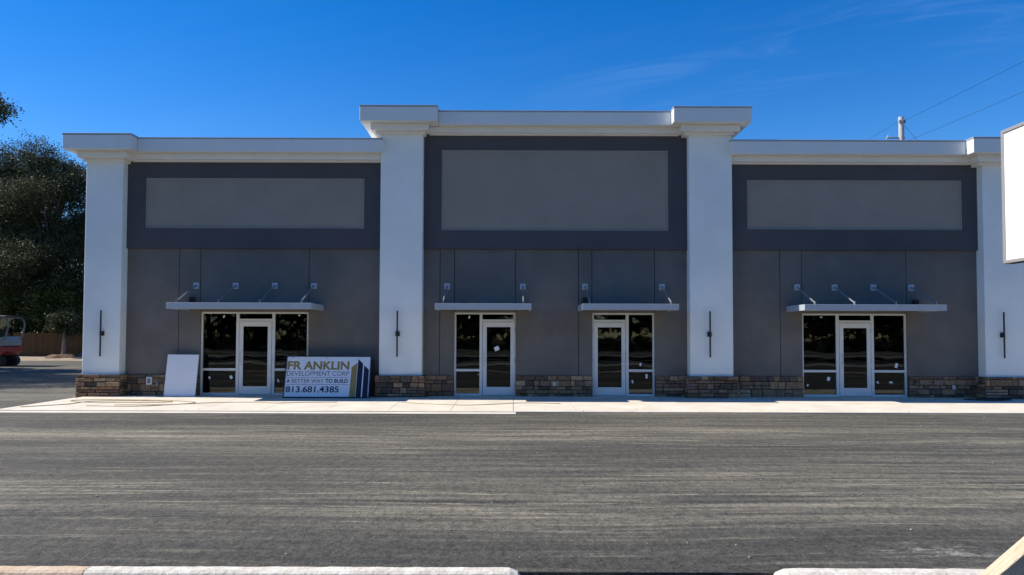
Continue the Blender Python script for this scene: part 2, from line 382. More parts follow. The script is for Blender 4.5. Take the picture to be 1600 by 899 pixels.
# ------------------------------------------------------------------ the shop building
B = thing('commercial_building', 'single storey shop building in grey and white stucco with raised middle parapet and stone base', 'building', (0, 0, 0))
PIL = [(-12.51, -11.43), (-3.87, -2.63), (5.19, 6.45), (13.80, 14.98)]
BAYS = [(-11.43, -3.87), (-2.63, 5.19), (6.45, 13.80)]
OPEN = [(-9.23, -6.03), (-1.71, .11), (2.38, 4.23), (8.60, 11.71)]
HEAD = 2.46; BANDZ = 4.335
FULL = [-9.88, -2.14, 1.97, 7.95]
UP = [-9.25, -6.03, -1.71, .10, 2.37, 4.23, 8.60, 11.70]
gj = .009
for bi, (a, b) in enumerate(BAYS):
    mb = MB()
    ops = [o for o in OPEN if a < o[0] < b]
    cuts = sorted([a, b] + [x for x in FULL if a < x < b] + [e for o in ops for e in o])
    for x0, x1 in zip(cuts, cuts[1:]):
        if any(abs(x0 - o[0]) < .01 for o in ops): continue
        mb.box(x0 + (gj if x0 in FULL else 0), x1 - (gj if x1 in FULL else 0), 0, .2, -.1, HEAD)
    cuts = sorted([a, b] + [x for x in FULL + UP if a < x < b])
    for x0, x1 in zip(cuts, cuts[1:]):
        mb.box(x0 + (gj if x0 != a else 0), x1 - (gj if x1 != b else 0), 0, .2, HEAD, BANDZ)
    mb.build('wall', M['taupe'], B)
    bk = MB(); bk.box(a, b, .03, .19, HEAD + .01, BANDZ)
    for x in FULL:
        if a < x < b: bk.box(x - .05, x + .05, .03, .19, -.1, HEAD)
    bk.build('joint_backing', M['backing'], B)
# sign band: projecting charcoal frame round a recessed grey panel
BTOP = [6.95, 7.80, 6.95]
PAN = [(-10.89, -4.39, 4.93, 6.44), (-2.11, 4.64, 4.89, 7.30), (6.97, 13.36, 4.94, 6.43)]
for (a, b), top, (p0, p1, q0, q1) in zip(BAYS, BTOP, PAN):
    mb = MB(); y0 = -.085
    mb.box(a, b, y0, .2, BANDZ, q0); mb.box(a, b, y0, .2, q1, top + .02)
    mb.box(a, p0, y0, .2, q0, q1); mb.box(p1, b, y0, .2, q0, q1)
    f = mb.build('sign_band', M['band'], B)
    mb = MB(); mb.box(p0 + .045, p1 - .045, -.045, .2, q0 + .045, q1 - .045); mb.build('sign_panel', M['panel'], B)
    mb = MB()
    for x0, x1, z0, z1 in ((p0 + .002, p1 - .002, q0 + .002, q0 + .045), (p0 + .002, p1 - .002, q1 - .045, q1 - .002), (p0 + .002, p0 + .045, q0 + .045, q1 - .045), (p1 - .045, p1 - .002, q0 + .045, q1 - .045)):
        mb.box(x0, x1, -.068, .19, z0, z1, .006)
    mb.build('panel_trim', M['paneltrim'], B)
# pilasters
for (a, b), top in zip(PIL, (7.0, 7.85, 7.85, 7.0)):
    MB().box(a, b, -.35, .25, .6, top, .012).build('pilaster', M['white_stucco'], B)
# parapets, side and rear walls, roofs (hollow shell)
DEP = 16.0; RD = 9.0
mb = MB()
mb.box(-12.42, -12.2, .25, DEP, -.1, 7.4); mb.box(14.7, 14.92, .25, DEP, -.1, 7.4); mb.box(-12.42, 14.92, DEP, DEP + .2, -.1, 7.4)
mb.box(-12.42, -3.85, .2, .4, 4.3, 7.4); mb.box(6.42, 14.92, .2, .4, 4.3, 7.4)
mb.box(-3.80, -3.6, .2, RD, 6.3, 8.3); mb.box(6.2, 6.4, .2, RD, 6.3, 8.3); mb.box(-3.8, 6.4, RD, RD + .2, 6.3, 8.3); mb.box(-3.6, 6.2, .2, .4, 4.3, 8.3)
mb.build('parapet_wall', M['white_stucco'], B)
mb = MB()
mb.box(-12.2, -3.8, .4, DEP, 6.6, 6.75); mb.box(6.4, 14.7, .4, DEP, 6.6, 6.75); mb.box(-3.6, 6.2, .4, RD, 7.4, 7.55); mb.box(-3.8, 6.4, RD + .2, DEP, 6.6, 6.75)
mb.build('roof', M['roofing'], B)
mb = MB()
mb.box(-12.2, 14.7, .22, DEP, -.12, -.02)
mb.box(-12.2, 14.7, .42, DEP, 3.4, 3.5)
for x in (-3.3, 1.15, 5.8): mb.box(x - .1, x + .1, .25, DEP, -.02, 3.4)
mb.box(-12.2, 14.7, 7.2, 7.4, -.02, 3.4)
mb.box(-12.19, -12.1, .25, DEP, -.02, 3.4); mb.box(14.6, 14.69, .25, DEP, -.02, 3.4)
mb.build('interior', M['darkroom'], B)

# cornices: stepped bands, L1 fascia on top of smaller steps
def tower_cornice(x0, x1, zt, side, back):
    zf = zt - .455
    f = MB(); f.box(x0, x1, -.85, .5, zf, zt - .05, .008)
    c = MB(); c.box(x0 - .012, x1 + .012, -.862, .5, zt - .05, zt, .006)
    k = MB(); k.box(x0 + .27, x1 - .27, -.60, .45, zf - .19, zf, .01); k.box(x0 + .39, x1 - .39, -.46, .4, zf - .27, zf - .19, .006)
    if side:    # wrap along the flank
        sx = x0 if side < 0 else x1
        a, b = (sx, sx + .7) if side < 0 else (sx - .7, sx)
        f.box(a, b, .5, back, zf, zt - .05)
        c.box(a - .012, b + .012, .5, back, zt - .05, zt)
        a2, b2 = (sx + .27, sx + .7) if side < 0 else (sx - .7, sx - .27)
        k.box(a2, b2, .45, back, zf - .19, zf)
    o = f.build('cornice', M['fascia'], B); k.build('moulding', M['cornice'], o); c.build('coping', M['coping'], o)
def main_cornice(x0, x1, zt, e0, e1):
    zf = zt - .42
    o = MB().box(x0, x1, -.50, .38, zf, zt - .045, .008).build('cornice', M['fascia'], B)
    MB().box(x0, x1, -.512, .4, zt - .045, zt, .006).build('coping', M['coping'], o)
    k = MB(); k.box(x0 - e0, x1 + e1, -.27, .3, zf - .17, zf - .002); k.box(x0 - e0, x1 + e1, -.17, .25, zf - .22, zf - .17); k.build('moulding', M['cornice'], o)
tower_cornice(-12.93, -10.96, 7.565, -1, DEP)
tower_cornice(-4.40, -2.17, 8.405, -1, RD)
tower_cornice(4.64, 6.89, 8.395, 1, RD)
tower_cornice(13.25, 15.42, 7.53, 1, DEP)
main_cornice(-10.955, -3.80, 7.54, .3, 0)
main_cornice(-2.165, 4.635, 8.36, .3, .3)
main_cornice(6.38, 13.245, 7.52, 0, .3)

# stone base: split-face blocks laid in broken courses
STC = [(.150, .108, .078), (.11, .088, .070), (.19, .148, .105), (.085, .075, .068), (.13, .092, .080), (.20, .165, .122), (.065, .06, .056), (.15, .122, .10), (.105, .076, .064), (.165, .128, .09)]
def stone_run(mb, x0, x1, z0, z1, y, d, axis='x', rnd=random):
    """blocks over a face; axis x: face looks to -Y at y; axis l / r: face looks to -X / +X at x=y, running over y"""
    z = z0
    while z < z1 - .02:
        h = rnd.choice((.085, .11, .14, .17, .20, .23)); 
        if z + h > z1 - .06: h = z1 - z
        x = x0
        while x < x1 - .01:
            wd = rnd.uniform(.12, .42) * (1 if h > .1 else 1.2)
            if x + wd > x1 - .12: wd = x1 - x
            p = d + rnd.uniform(-.028, .03); g = .008
            c = rnd.choice(STC); k = rnd.uniform(.95, 1.85); c = (c[0] * k * 1.16, c[1] * k, c[2] * k * .86)
            sub = [(z, z + h)]
            if h > .16 and rnd.random() < .35: sub = [(z, z + h * .5), (z + h * .5, z + h)]
            for (za, zb) in sub:
                if len(sub) > 1: kk = rnd.uniform(.75, 1.25); c = tuple(v * kk for v in c); p += rnd.uniform(-.01, .01)
                if axis == 'x': mb.box(x + g, x + wd - g, y - p, y + .0, za + g, zb - g, .011, c)
                elif axis == 'l': mb.box(y - p, y, x + g, x + wd - g, za + g, zb - g, .011, c)
                else: mb.box(y, y + p, x + g, x + wd - g, za + g, zb - g, .011, c)
            x += wd
        z += h
ZB = -.1
for bi, (a, b) in enumerate(BAYS):
    ops = [o for o in OPEN if a < o[0] < b]
    edges = [a] + [e for o in ops for e in o] + [b]
    for x0, x1 in zip(edges[::2], edges[1::2]):
        if x1 - x0 < .1: continue
        mb = MB(); stone_run(mb, x0 + .0, x1, ZB, .60, -.03, .055)
        o = mb.build('stone_base', M['stone'], B)
        MB().box(x0, x1, -.045, 0, ZB, .585).build('mortar_bed', M['mortar'], o)
for a, b in PIL:
    mb = MB(); e = .07
    stone_run(mb, a - e - .03, b + e + .03, ZB, .62, -.43, .06)
    stone_run(mb, -.43, .0 if a > -12 and b < 14 else .25, ZB, .62, a - e, .05, 'l'); stone_run(mb, -.43, .0 if a > -12 and b < 14 else .25, ZB, .62, b + e, .05, 'r')
    o = mb.build('stone_base', M['stone'], B)
    MB().box(a - e - .01, b + e + .01, -.445, 0, ZB, .60).build('mortar_bed', M['mortar'], o)

# storefronts
def storefront(x0, x1, doorx, hinge_right, stickers, zs=0.0):
    y0, y1 = .05, .15; fw = .055
    fr = MB()
    fr.box(x0, x0 + fw, y0, y1, 0, HEAD, .004); fr.box(x1 - fw, x1, y0, y1, 0, HEAD, .004); fr.box(x0 + fw, x1 - fw, y0, y1, HEAD - fw, HEAD, .004)
    d0, d1 = doorx                              # clear frame opening of the door
    panes = []
    def side(a, b):                             # side light from a to b
        fr.box(a, b, y0, y1, 0, .06, .004); fr.box(a, b, y0 + .002, y1 - .002, .715, .785, .004)
        panes.append((a, b, .06, .715)); panes.append((a, b, .785, HEAD - fw))
    if d0 - x0 > .3: fr.box(d0 - .085, d0, y0, y1, 0, HEAD - fw, .004); side(x0 + fw, d0 - .085)
    if x1 - d1 > .3: fr.box(d1, d1 + .085, y0, y1, 0, HEAD - fw, .004); side(d1 + .085, x1 - fw)
    fr.box(d0, d1, y0, y1, 2.19, 2.255, .004); panes.append((d0, d1, 2.255, HEAD - fw))
    o = fr.build('storefront_frame', M['alum'], B)
    for a, b, c, d in panes: MB().box(a - .004, b + .004, .095, .105, c - .004, d + .004).build('pane', M['glass'], o)
    for (sx, sz, sw, sh, ang) in stickers:
        MB().box(sx - sw * .42, sx + sw * .42, .088, .0925, sz - sh * .42, sz + sh * .42, rot=Matrix.Rotation(R(ang), 3, 'Y')).build('paper_tag', M['board'], o)
    th = MB().box(x0, x1, -.02, .2, -.03, -.0005).build('threshold', M['concrete'], B)
    # door leaf
    a, b = d0 + .012, d1 - .012; st = .115; z0, z1 = .012, 2.18; yy0, yy1 = .045, .09
    dm = MB(); dm.box(a, a + st, yy0, yy1, z0, z1, .004); dm.box(b - st, b, yy0, yy1, z0, z1, .004)
    dm.box(a + st, b - st, yy0, yy1, z1 - .15, z1, .004); dm.box(a + st, b - st, yy0, yy1, z0, .255, .004)
    D = dm.build('door', M['alum'], B)
    MB().box(a + st - .004, b - st + .004, .062, .070, .251, z1 - .146).build('pane', M['glass'], D)
    MB().box(a + .03, b - .03, .10, .13, .98, 1.015, .004).build('push_bar', M['steel'], D)
    hx = a + .055 if hinge_right else b - .055
    h = MB(); h.tube([(hx, yy0, .98), (hx, -.03, .98), (hx, -.03, 1.26), (hx, yy0, 1.26)], .011)
    h.build('handle', M['steel'], D)
    MB().tube([(hx, .03, .90), (hx, yy0 + .001, .90)], .022, 10).build('lock', M['steel'], D)
    qx = b + .004 if hinge_right else a - .004
    for z in (.3, 1.05, 1.95): MB().tube([(qx, .04, z - .06), (qx, .04, z + .06)], .012, 8).build('hinge', M['steel'], D)
storefront(*OPEN[0], (-8.10, -7.12), True, [(-8.57, 2.32, .05, .09, 25), (-8.97, .50, .06, .09, -25), (-8.33, .52, .09, .12, -30), (-6.33, 2.36, .07, .04, 10), (-6.93, .42, .05, .11, -20), (-6.2, .33, .05, .08, 10)])
storefront(*OPEN[1], (-.875, .085), True, [(-1.27, 2.32, .05, .09, 20), (-1.0, .62, .02, .05, 5)])
storefront(*OPEN[2], (2.42, 3.38), False, [(3.82, .93, .06, .10, 15), (4.0, .58, .08, .15, 0), (3.58, .42, .05, .11, -15)])
storefront(*OPEN[3], (9.71, 10.66), True, [(9.2, 2.35, .08, .04, 0), (9.40, .52, .10, .13, 20), (8.78, .33, .06, .08, 40), (11.42, .92, .09, .16, 15), (10.86, .42, .06, .08, -30), (11.25, .42, .12, .06, 5)])
# a crooked paper notice on the glass of the second door
for d_ in [x for x in bpy.data.objects if x.parent == B and x.name == 'door.001']:
    MB().box(-.52, -.38, .056, .0605, 1.33, 1.45, rot=Matrix.Rotation(R(-25), 3, 'Y')).build('paper_notice', M['board'], d_)

# canopies
def canopy(x0, x1, rods):
    zt, zb, yf = 2.668, 2.50, -1.40
    f = MB()
    f.box(x0, x1, yf, yf + .05, zb, zt, .004); f.box(x0, x0 + .05, yf + .05, -.002, zb, zt, .004); f.box(x1 - .05, x1, yf + .05, -.002, zb, zt, .004)
    f.box(x0 + .05, x1 - .05, yf + .05, -.002, zb + .035, zb + .07)
    o = f.build('canopy', M['canopy'], B)
    n = int((x1 - x0) / .6)
    s = MB()
    for k in range(1, n): x = x0 + (x1 - x0) * k / n; s.box(x - .03, x + .03, yf + .05, -.05, zb + .072, zt - .03)
    s.build('joist', M['canopy'], o)
    for x in rods:
        MB().box(x - .085, x + .085, -.016, -.002, 3.14, 3.32, .003).build('wall_plate', M['steel'], o)
        r = MB(); r.tube([(x, -.07, 3.215), (x, -1.28, 2.72)], .021, 10)
        r.box(x - .012, x + .012, -.11, -.017, 3.18, 3.26); r.box(x - .012, x + .012, -1.33, -1.24, 2.62, 2.76)
        r.tube([(x - .03, -.07, 3.215), (x + .03, -.07, 3.215)], .016, 8)
        r.build('hanger_rod', M['rod'], o)
canopy(-9.61, -5.58, [-9.37, -8.20, -7.04, -5.88])
canopy(-2.14, .54, [-1.925, .318])
canopy(1.95, 4.64, [2.165, 4.445])
canopy(8.13, 12.08, [8.46, 9.57, 10.72, 11.84])
# small lights and boxes above the canopies
for x, z in ((-9.47, 2.82), (2.16, 2.84), (11.95, 2.80)):
    o = MB().box(x - .08, x + .08, -.10, -.002, z - .07, z + .07, .01).build('junction_box', M['black'], B)
    MB().tube([(x, -.14, z), (x, -.10, z)], .045, 12).build('lens', M['rubber'], o)
# outlets on the stone
for x, z, ww, hh in ((-10.66, .42, .17, .23), (-10.42, .33, .10, .14)):
    o = MB().box(x - ww / 2, x + ww / 2, -.135, -.09, z - hh / 2, z + hh / 2, .008).build('outlet_box', M['outlet'] if ww > .12 else M['greypaint'], B)
    MB().box(x - ww * .28, x + ww * .28, -.141, -.135, z - hh * .3, z + hh * .3, .002).build('cover', M['greypaint'], o)
for x, z in ((1.25, .34), (13.0, .29)):
    o = MB().box(x - .04, x + .04, -.125, -.09, z - .05, z + .06, .005).build('hose_tap', M['outlet'], B)
    MB().tube([(x, -.12, z), (x, -.19, z - .01), (x, -.20, z - .05)], .014, 8).build('spout', M['steel'], o)
# wall lamps: slim black tube carried by a small square box
for x, z in ((-11.935, 1.81), (-3.33, 1.82), (5.75, 1.83), (14.28, 1.83)):
    o = MB().box(x - .06, x + .06, -.41, -.352, z - .07, z + .07, .006).build('wall_lamp', M['black'], B)
    t = MB(); t.tube([(x, -.455, z - .67), (x, -.455, z + .67)], .024, 12); t.build('lamp_tube', M['black'], o)
    MB().box(x - .035, x + .035, -.455, -.41, z - .05, z + .05, .004).build('lamp_arm', M['black'], o)

# ------------------------------------------------------------------ lumber inside the left shop, board and sign outside
for i, (x, y, ang, ln) in enumerate(((-8.75, .55, 8, .95), (-8.6, .7, 14, 1.0), (-8.7, .85, 24, .8))):
    o = MB().box(0, ln, -.045, .045, 0, .038, .003).build('lumber_offcut', M['wood'])
    o.location = (x - .3, y + .1, .0 + .0); o.rotation_euler = (0, -R(ang), R(5 * i))
    tag(o, 'pale lumber offcut leaning behind the glass beside the white board, %s' % ('lowest of three', 'middle of three', 'steepest of three')[i], 'lumber', 'lumber offcuts inside the left shop')

t = thing('leaning_board', 'blank white panel board leaning on the stone base left of the first shop window', 'board', (-9.62, -.44, walk_z(-.44)), (R(-10), R(.3), 0))
MB().box(-.455, .455, -.01, .01, 0, 1.22, .002).build('panel', M['board'], t)
MB().box(-.44, .44, .011, .03, .02, .06).build('batten', M['wood'], t)

# painted company sign
sg = thing('company_sign', 'white board sign reading FRANKLIN DEVELOPMENT CORP leaning beside the stone pillar', 'sign', (-5.29, -.80, walk_z(-.78)), (R(-17), 0, 0))
W, H = 2.46, 1.24
MB().box(-W / 2 + .02, W / 2 - .02, -.008, .012, .02, H - .02).build('face', M['board'], sg)
f = MB()
f.box(-W / 2, W / 2, -.02, .02, 0, .028); f.box(-W / 2, W / 2, -.02, .02, H - .028, H); f.box(-W / 2, -W / 2 + .028, -.02, .02, .028, H - .028); f.box(W / 2 - .028, W / 2, -.02, .02, .028, H - .028)
f.build('frame', M['black'], sg)
def u(px, py=390):
    l = 228 - 50 * (py - 132) / 512; r = 1280 - 18 * (py - 132) / 512; return -W / 2 + W * (px - l) / (r - l)       # zoomed photo column to metres on the board
def vv(py): return H - H * (py - 132) / 512
def text(body, x0, x1, ztop, zbot, m, bold=0.0, name='lettering', y=-.0105):
    cu = bpy.data.curves.new(name, 'FONT'); cu.body = body; cu.size = 1; cu.offset = bold; cu.extrude = .0; cu.resolution_u = 4
    tmp = bpy.data.objects.new('tmp', cu); COL.objects.link(tmp)
    dg = bpy.context.evaluated_depsgraph_get(); dg.update()
    me = bpy.data.meshes.new_from_object(tmp.evaluated_get(dg)); bpy.data.objects.remove(tmp)
    xs = [v.co.x for v in me.vertices]; zs = [v.co.y for v in me.vertices]
    ax, bx_, az_, bz = min(xs), max(xs), min(zs), max(zs)
    for v in me.vertices:
        v.co = ((v.co.x - ax) / (bx_ - ax) * (x1 - x0) + x0, y, (v.co.y - az_) / (bz - az_) * (ztop - zbot) + zbot)
    me.materials.clear(); me.materials.append(m); me.name = name
    o = bpy.data.objects.new(name, me); COL.objects.link(o); o.parent = sg; return o
text('FR', u(238, 250), u(415, 250), vv(198), vv(302), M['gold'], .035)
text('ANKLIN', u(440, 250), u(1005, 250), vv(198), vv(302), M['gold'], .035)
text('DEVELOPMENT CORP', u(230, 350), u(1003, 350), vv(320), vv(378), M['slate'], 0.0)
text('A', u(226, 440), u(268, 440), vv(415), vv(462), M['navy'], .03)
text('BETTER WAY', u(290, 440), u(690, 440), vv(415), vv(462), M['olive'], .008)
text('TO BUILD', u(710, 440), u(992, 440), vv(415), vv(462), M['navy'], .03)
text('813.681.4385', u(215, 540), u(880, 540), vv(502), vv(578), M['navy'], .018)
mb = MB()
for py in (397, 482): mb.box(u(225, py), u(1000, py), -.0105, -.009, vv(py + 2), vv(py - 2))
mb.build('rule_line', M['slate'], sg)
mb = MB(); mb.box(u(205, 632), u(1005, 632), -.0105, -.009, vv(636), vv(628)); mb.build('rule_line', M['slate'], sg)
MB().prism([(u(1008, 632), vv(632)), (u(1088, 632), vv(632)), (u(1105, 215), vv(215)), (u(1036, 272), vv(272))], -.0115, -.009).build('emblem_tower', M['gold'], sg)
MB().prism([(u(1092, 632), vv(632)), (u(1156, 632), vv(632)), (u(1176, 228), vv(228)), (u(1115, 170), vv(170))], -.0115, -.009).build('emblem_tower', M['navy'], sg)
MB().prism([(u(1172, 632), vv(632)), (u(1240, 632), vv(632)), (u(1250, 302), vv(302)), (u(1190, 246), vv(246))], -.0115, -.009).build('emblem_tower', M['navy'], sg)
mb = MB()
for px, py in ((283, 155), (716, 157)): mb.tube([(u(px), -.02, vv(py)), (u(px), -.008, vv(py))], .012, 8)
mb.build('screw', M['black'], sg)

# dark propped plank between sign and pillar
o = MB().box(-.045, .045, -.02, .02, 0, 1.05, .003).build('plank', mat('old_plank', (.06, .045, .04), .8, .2, var=.2, vscale=8)); o.location = (-3.99, -.52, -.012); o.rotation_euler = (R(-20), 0, 0)
o.location = (-4.06, -.30, -.01); o.rotation_euler = (R(-9), R(-1), 0)
tag(o, 'dark narrow plank standing between the company sign and the stone pillar', 'plank')

# ------------------------------------------------------------------ hoses and cables on the pavement
def smooth_pts(P, n=8):
    P = [Vector((*p, 0)) for p in P]; outp = []
    for i in range(len(P) - 1):
        p0 = P[max(i - 1, 0)]; p1 = P[i]; p2 = P[i + 1]; p3 = P[min(i + 2, len(P) - 1)]
        for k in range(n):
            t_ = k / n
            outp.append(.5 * ((2 * p1) + (-p0 + p2) * t_ + (2 * p0 - 5 * p1 + 4 * p2 - p3) * t_ ** 2 + (-p0 + 3 * p1 - 3 * p2 + p3) * t_ ** 3))
    outp.append(P[-1]); return outp
def floor_line(P, r, m, name, label, cat, dz=0):
    q = [(p.x, p.y, walk_z(p.y) + r + dz) for p in smooth_pts(P)]
    return tag(MB().tube(q, r, 6).build(name, m, smooth=True), label, cat)
floor_line([(-12.4, -3.2), (-11.6, -2.6), (-11.4, -1.9), (-10.4, -1.7), (-9.4, -1.75), (-9.2, -2.0), (-10.2, -2.15), (-11.4, -2.1), (-12.0, -1.7), (-11.2, -1.45), (-9.6, -1.6), (-8.5, -2.0), (-8.9, -2.6), (-10.3, -2.7)], .010, M['hose'], 'hose', 'tan hose lying in loops on the pavement before the left corner pillar', 'hose')
floor_line([(-10.9, -2.9), (-9.6, -3.0), (-8.7, -2.5), (-7.9, -2.1), (-6.9, -1.95), (-6.3, -2.15), (-5.6, -2.0), (-4.7, -1.9)], .009, M['hose'], 'hose', 'tan hose trailing along the pavement in front of the leaning white board', 'hose')
floor_line([(-3.0, -1.9), (-2.1, -2.3), (-1.1, -2.5), (-.3, -2.2), (.3, -1.95), (1.3, -2.1)], .009, M['hose'], 'hose', 'tan hose bowed across the pavement in front of the second shop door', 'hose')
floor_line([(12.9, -.75), (13.2, -.95), (13.8, -1.0), (14.2, -.8), (13.9, -.6), (13.3, -.6), (13.0, -.8), (13.3, -.98), (13.9, -.93), (14.15, -.7)], .018, M['cable'], 'cable', 'black cable coiled on the pavement beside the right corner pillar', 'cable')
o = MB().box(-.7, .7, -.02, .02, 0, .025).build('lath', M['wood']); o.location = (12.6, -.7, walk_z(-.7)); o.rotation_euler = (0, 0, R(4))
tag(o, 'thin wooden lath lying on the shaded pavement before the right stone base', 'lath')

# gravel crumbs scattered on the lot and walk
rg = np.random.default_rng(5)
mb = MB()
for k in range(420):
    x = rg.uniform(-14, 16); y = rg.uniform(-15.8, -3.2)
    if y > -3.84: z = walk_z(y)
    elif y > -4.3 and x < .2: continue
    else: z = -.1
    s_ = rg.uniform(.004, .013); 
    if y < -4 and rg.random() < .6: s_ *= .7
    mb.box(x - s_, x + s_, y - s_, y + s_, z - .002, z + s_ * 1.2, s_ * .4, rot=Matrix.Rotation(rg.uniform(0, 3), 3, 'Z'))
tag(mb.build('gravel', mat('gravel_crumbs', (.42, .38, .32), .9, .15, col2=(.14, .13, .12), vscale=1.7)), 'loose stone crumbs scattered over the asphalt and pavement', 'gravel', kind='stuff')

# ------------------------------------------------------------------ sign on wooden post, foreground right
rs = thing('post_sign', 'blank white sign panel on a braced wooden post in the near right foreground', 'sign', (0, 0, 0))
fx, ya, yb, za, zb = 2.585, -18.10, -19.45, 2.155, 2.862
MB().box(fx + .006, fx + .05, yb, ya, za, zb).build('face', M['signface'], rs)
f = MB(); q = .020
f.box(fx, fx + .056, ya - q, ya, za, zb, .003); f.box(fx, fx + .056, yb, yb + q, za, zb, .003)
f.box(fx, fx + .056, yb + q, ya - q, za, za + q, .003); f.box(fx, fx + .056, yb + q, ya - q, zb - q, zb, .003)
f.build('frame', M['signframe'], rs)
MB().box(fx - .02, fx + .004, -18.62, -18.30, za + .03, za + .055, .002).build('clip', M['signframe'], rs)
MB().box(fx + .06, fx + .15, -18.745, -18.655, -.3, 3.0, .004).build('post', M['wood'], rs)
ang = math.atan2(.874 - .706, 2.28 - 2.08)
o = MB().box(-1.6, .62, -.06, .03, -.09, 0, .004).build('brace', M['wood'], rs)
o.location = (2.08, -18.70, .706 + .02); o.rotation_euler = (0, -ang, 0)

# ------------------------------------------------------------------ excavator on the left
ex = thing('mini_excavator', 'small red excavator with open grey cab parked at the left edge', 'excavator', (-31.0, 22.0, -.1), (0, 0, R(6)))
for sy in (-.75, .75):
    pts = []
    for k in range(24):
        a_ = 2 * math.pi * k / 24; cx = 1.0 if math.cos(a_) > 0 else -1.0
        pts.append((cx + .3 * math.cos(a_), .3 + .3 * math.sin(a_)))
    mb = MB(); n = len(pts); y0, y1 = sy - .2, sy + .2
    mb.prism(pts, y0, y1)
    for k in range(n):
        (xa, z1_), (xb_, z2_) = pts[k], pts[(k + 1) % n]
        for q_ in range(5 if abs(xa - xb_) > 1 else 1):
            t_ = (q_ + .5) / (5 if abs(xa - xb_) > 1 else 1)
            x = xa + (xb_ - xa) * t_; z = z1_ + (z2_ - z1_) * t_
            mb.box(x - .03, x + .03, y0 - .01, y1 + .01, z - .03, z + .03)
    o = mb.build('track', M['rubber'], ex)
    mb = MB()
    for x in (-1.0, -.5, 0, .5, 1.0): MB().tube([(x, sy - .22, .3 if abs(x) == 1 else .16), (x, sy + .22, .3 if abs(x) == 1 else .16)], .17 if abs(x) == 1 else .09, 12).build('roller', M['black'], o)
MB().box(-.5, .5, -.5, .5, .3, .62, .03).build('undercarriage', M['greypaint'], ex)
mb = MB(); mb.prism([(-1.25, .66), (1.2, .66), (1.42, .85), (1.42, 1.12), (1.25, 1.2), (-1.25, 1.2)], -.95, .95); mb.build('body', M['red'], ex)
mb = MB(); mb.prism([(.85, 1.2), (1.38, 1.2), (1.40, 1.5), (1.30, 1.75), (1.05, 1.65)], -.9, .9); mb.build('engine_cover', M['whitepaint'], ex)
mb = MB()
for sy in (-.86, .86):
    mb.tube([(.95, sy, 1.2), (1.40, sy, 1.62), (1.56, sy, 2.4), (1.50, sy, 2.72), (1.3, sy, 2.86), (-.6, sy, 2.98), (-.75, sy, 2.8), (-.95, sy, 1.2)], .05, 8)
    mb.tube([(.05, sy, 1.2), (.62, sy, 2.9)], .05, 8)
    mb.tube([(-.9, sy, 1.9), (.25, sy, 1.9)], .02, 6)
for x, z in ((1.3, 2.87), (-.6, 2.98), (.4, 2.92)): mb.tube([(x, -.86, z), (x, .86, z)], .045, 8)
cab = mb.build('cab_frame', M['greypaint'], ex)
mb = MB(); mb.box(-.75, 1.45, -.95, .95, 2.93, 3.02, .03, rot=Matrix.Rotation(R(3.5), 3, 'Y')); mb.build('cab_roof', M['black'], ex)
mb = MB(); mb.box(.1, .6, -.3, .3, 1.45, 1.6, .05); mb.box(.5, .65, -.28, .28, 1.6, 2.2, .05); mb.box(.15, .55, -.2, .2, 1.2, 1.45); mb.build('seat', M['rubber'], ex)
MB().box(-.7, .95, .78, .82, 1.2, 2.85).build('cab_window', M['glass'], ex)
mb = MB()
for sy in (-.4, .4): mb.tube([(-.1, sy, 1.2), (-.15, sy, 1.75)], .02, 6); mb.box(-.2, -.1, sy - .03, sy + .03, 1.75, 1.87, .02)
mb.build('lever', M['black'], ex)
mb = MB(); mb.tube([(-1.3, 0, 1.0), (-2.4, 0, 2.7), (-3.4, 0, 2.9)], .13, 8); mb.build('boom', M['red'], ex)
mb = MB(); mb.tube([(-3.3, 0, 3.0), (-3.5, 0, 1.5)], .10, 8); mb.build('arm', M['red'], ex)
mb = MB(); mb.prism([(-3.7, 1.5), (-3.95, 1.0), (-3.6, .7), (-3.1, .8), (-3.2, 1.4)], -.25, .25); mb.build('bucket', M['greypaint'], ex)
mb = MB(); mb.box(-1.75, -1.65, -.95, .95, .05, .5, .02); mb.box(-1.65, -.4, -.4, -.3, .25, .33); mb.box(-1.65, -.4, .3, .4, .25, .33); mb.build('blade', M['greypaint'], ex)

# ------------------------------------------------------------------ fence at the back
fe = thing('wooden_fence', 'brown board fence running behind the lot under the trees', 'fence', (0, 35, 0))
mb = MB(); x = -70.0
rnd = random.Random(3)
while x < 70:
    k = rnd.uniform(.88, 1.12); mb.box(x, x + .138, -.01, .012, .05 + rnd.uniform(0, .04), 1.90 + rnd.uniform(-.015, .015), col=(k, k * rnd.uniform(.93, 1.03), k * .95)); x += .145
mb.build('boards', M['fence'], fe)
mb = MB()
for z in (.35, 1.0, 1.65): mb.box(-70, 70, .013, .05, z - .045, z + .045)
mb.build('rails', M['fence'], fe)
for i in range(57):
    x = -70 + 2.5 * i
    MB().box(x - .045, x + .045, .051, .141, 0, 1.86).build('post', M['fence'], fe)

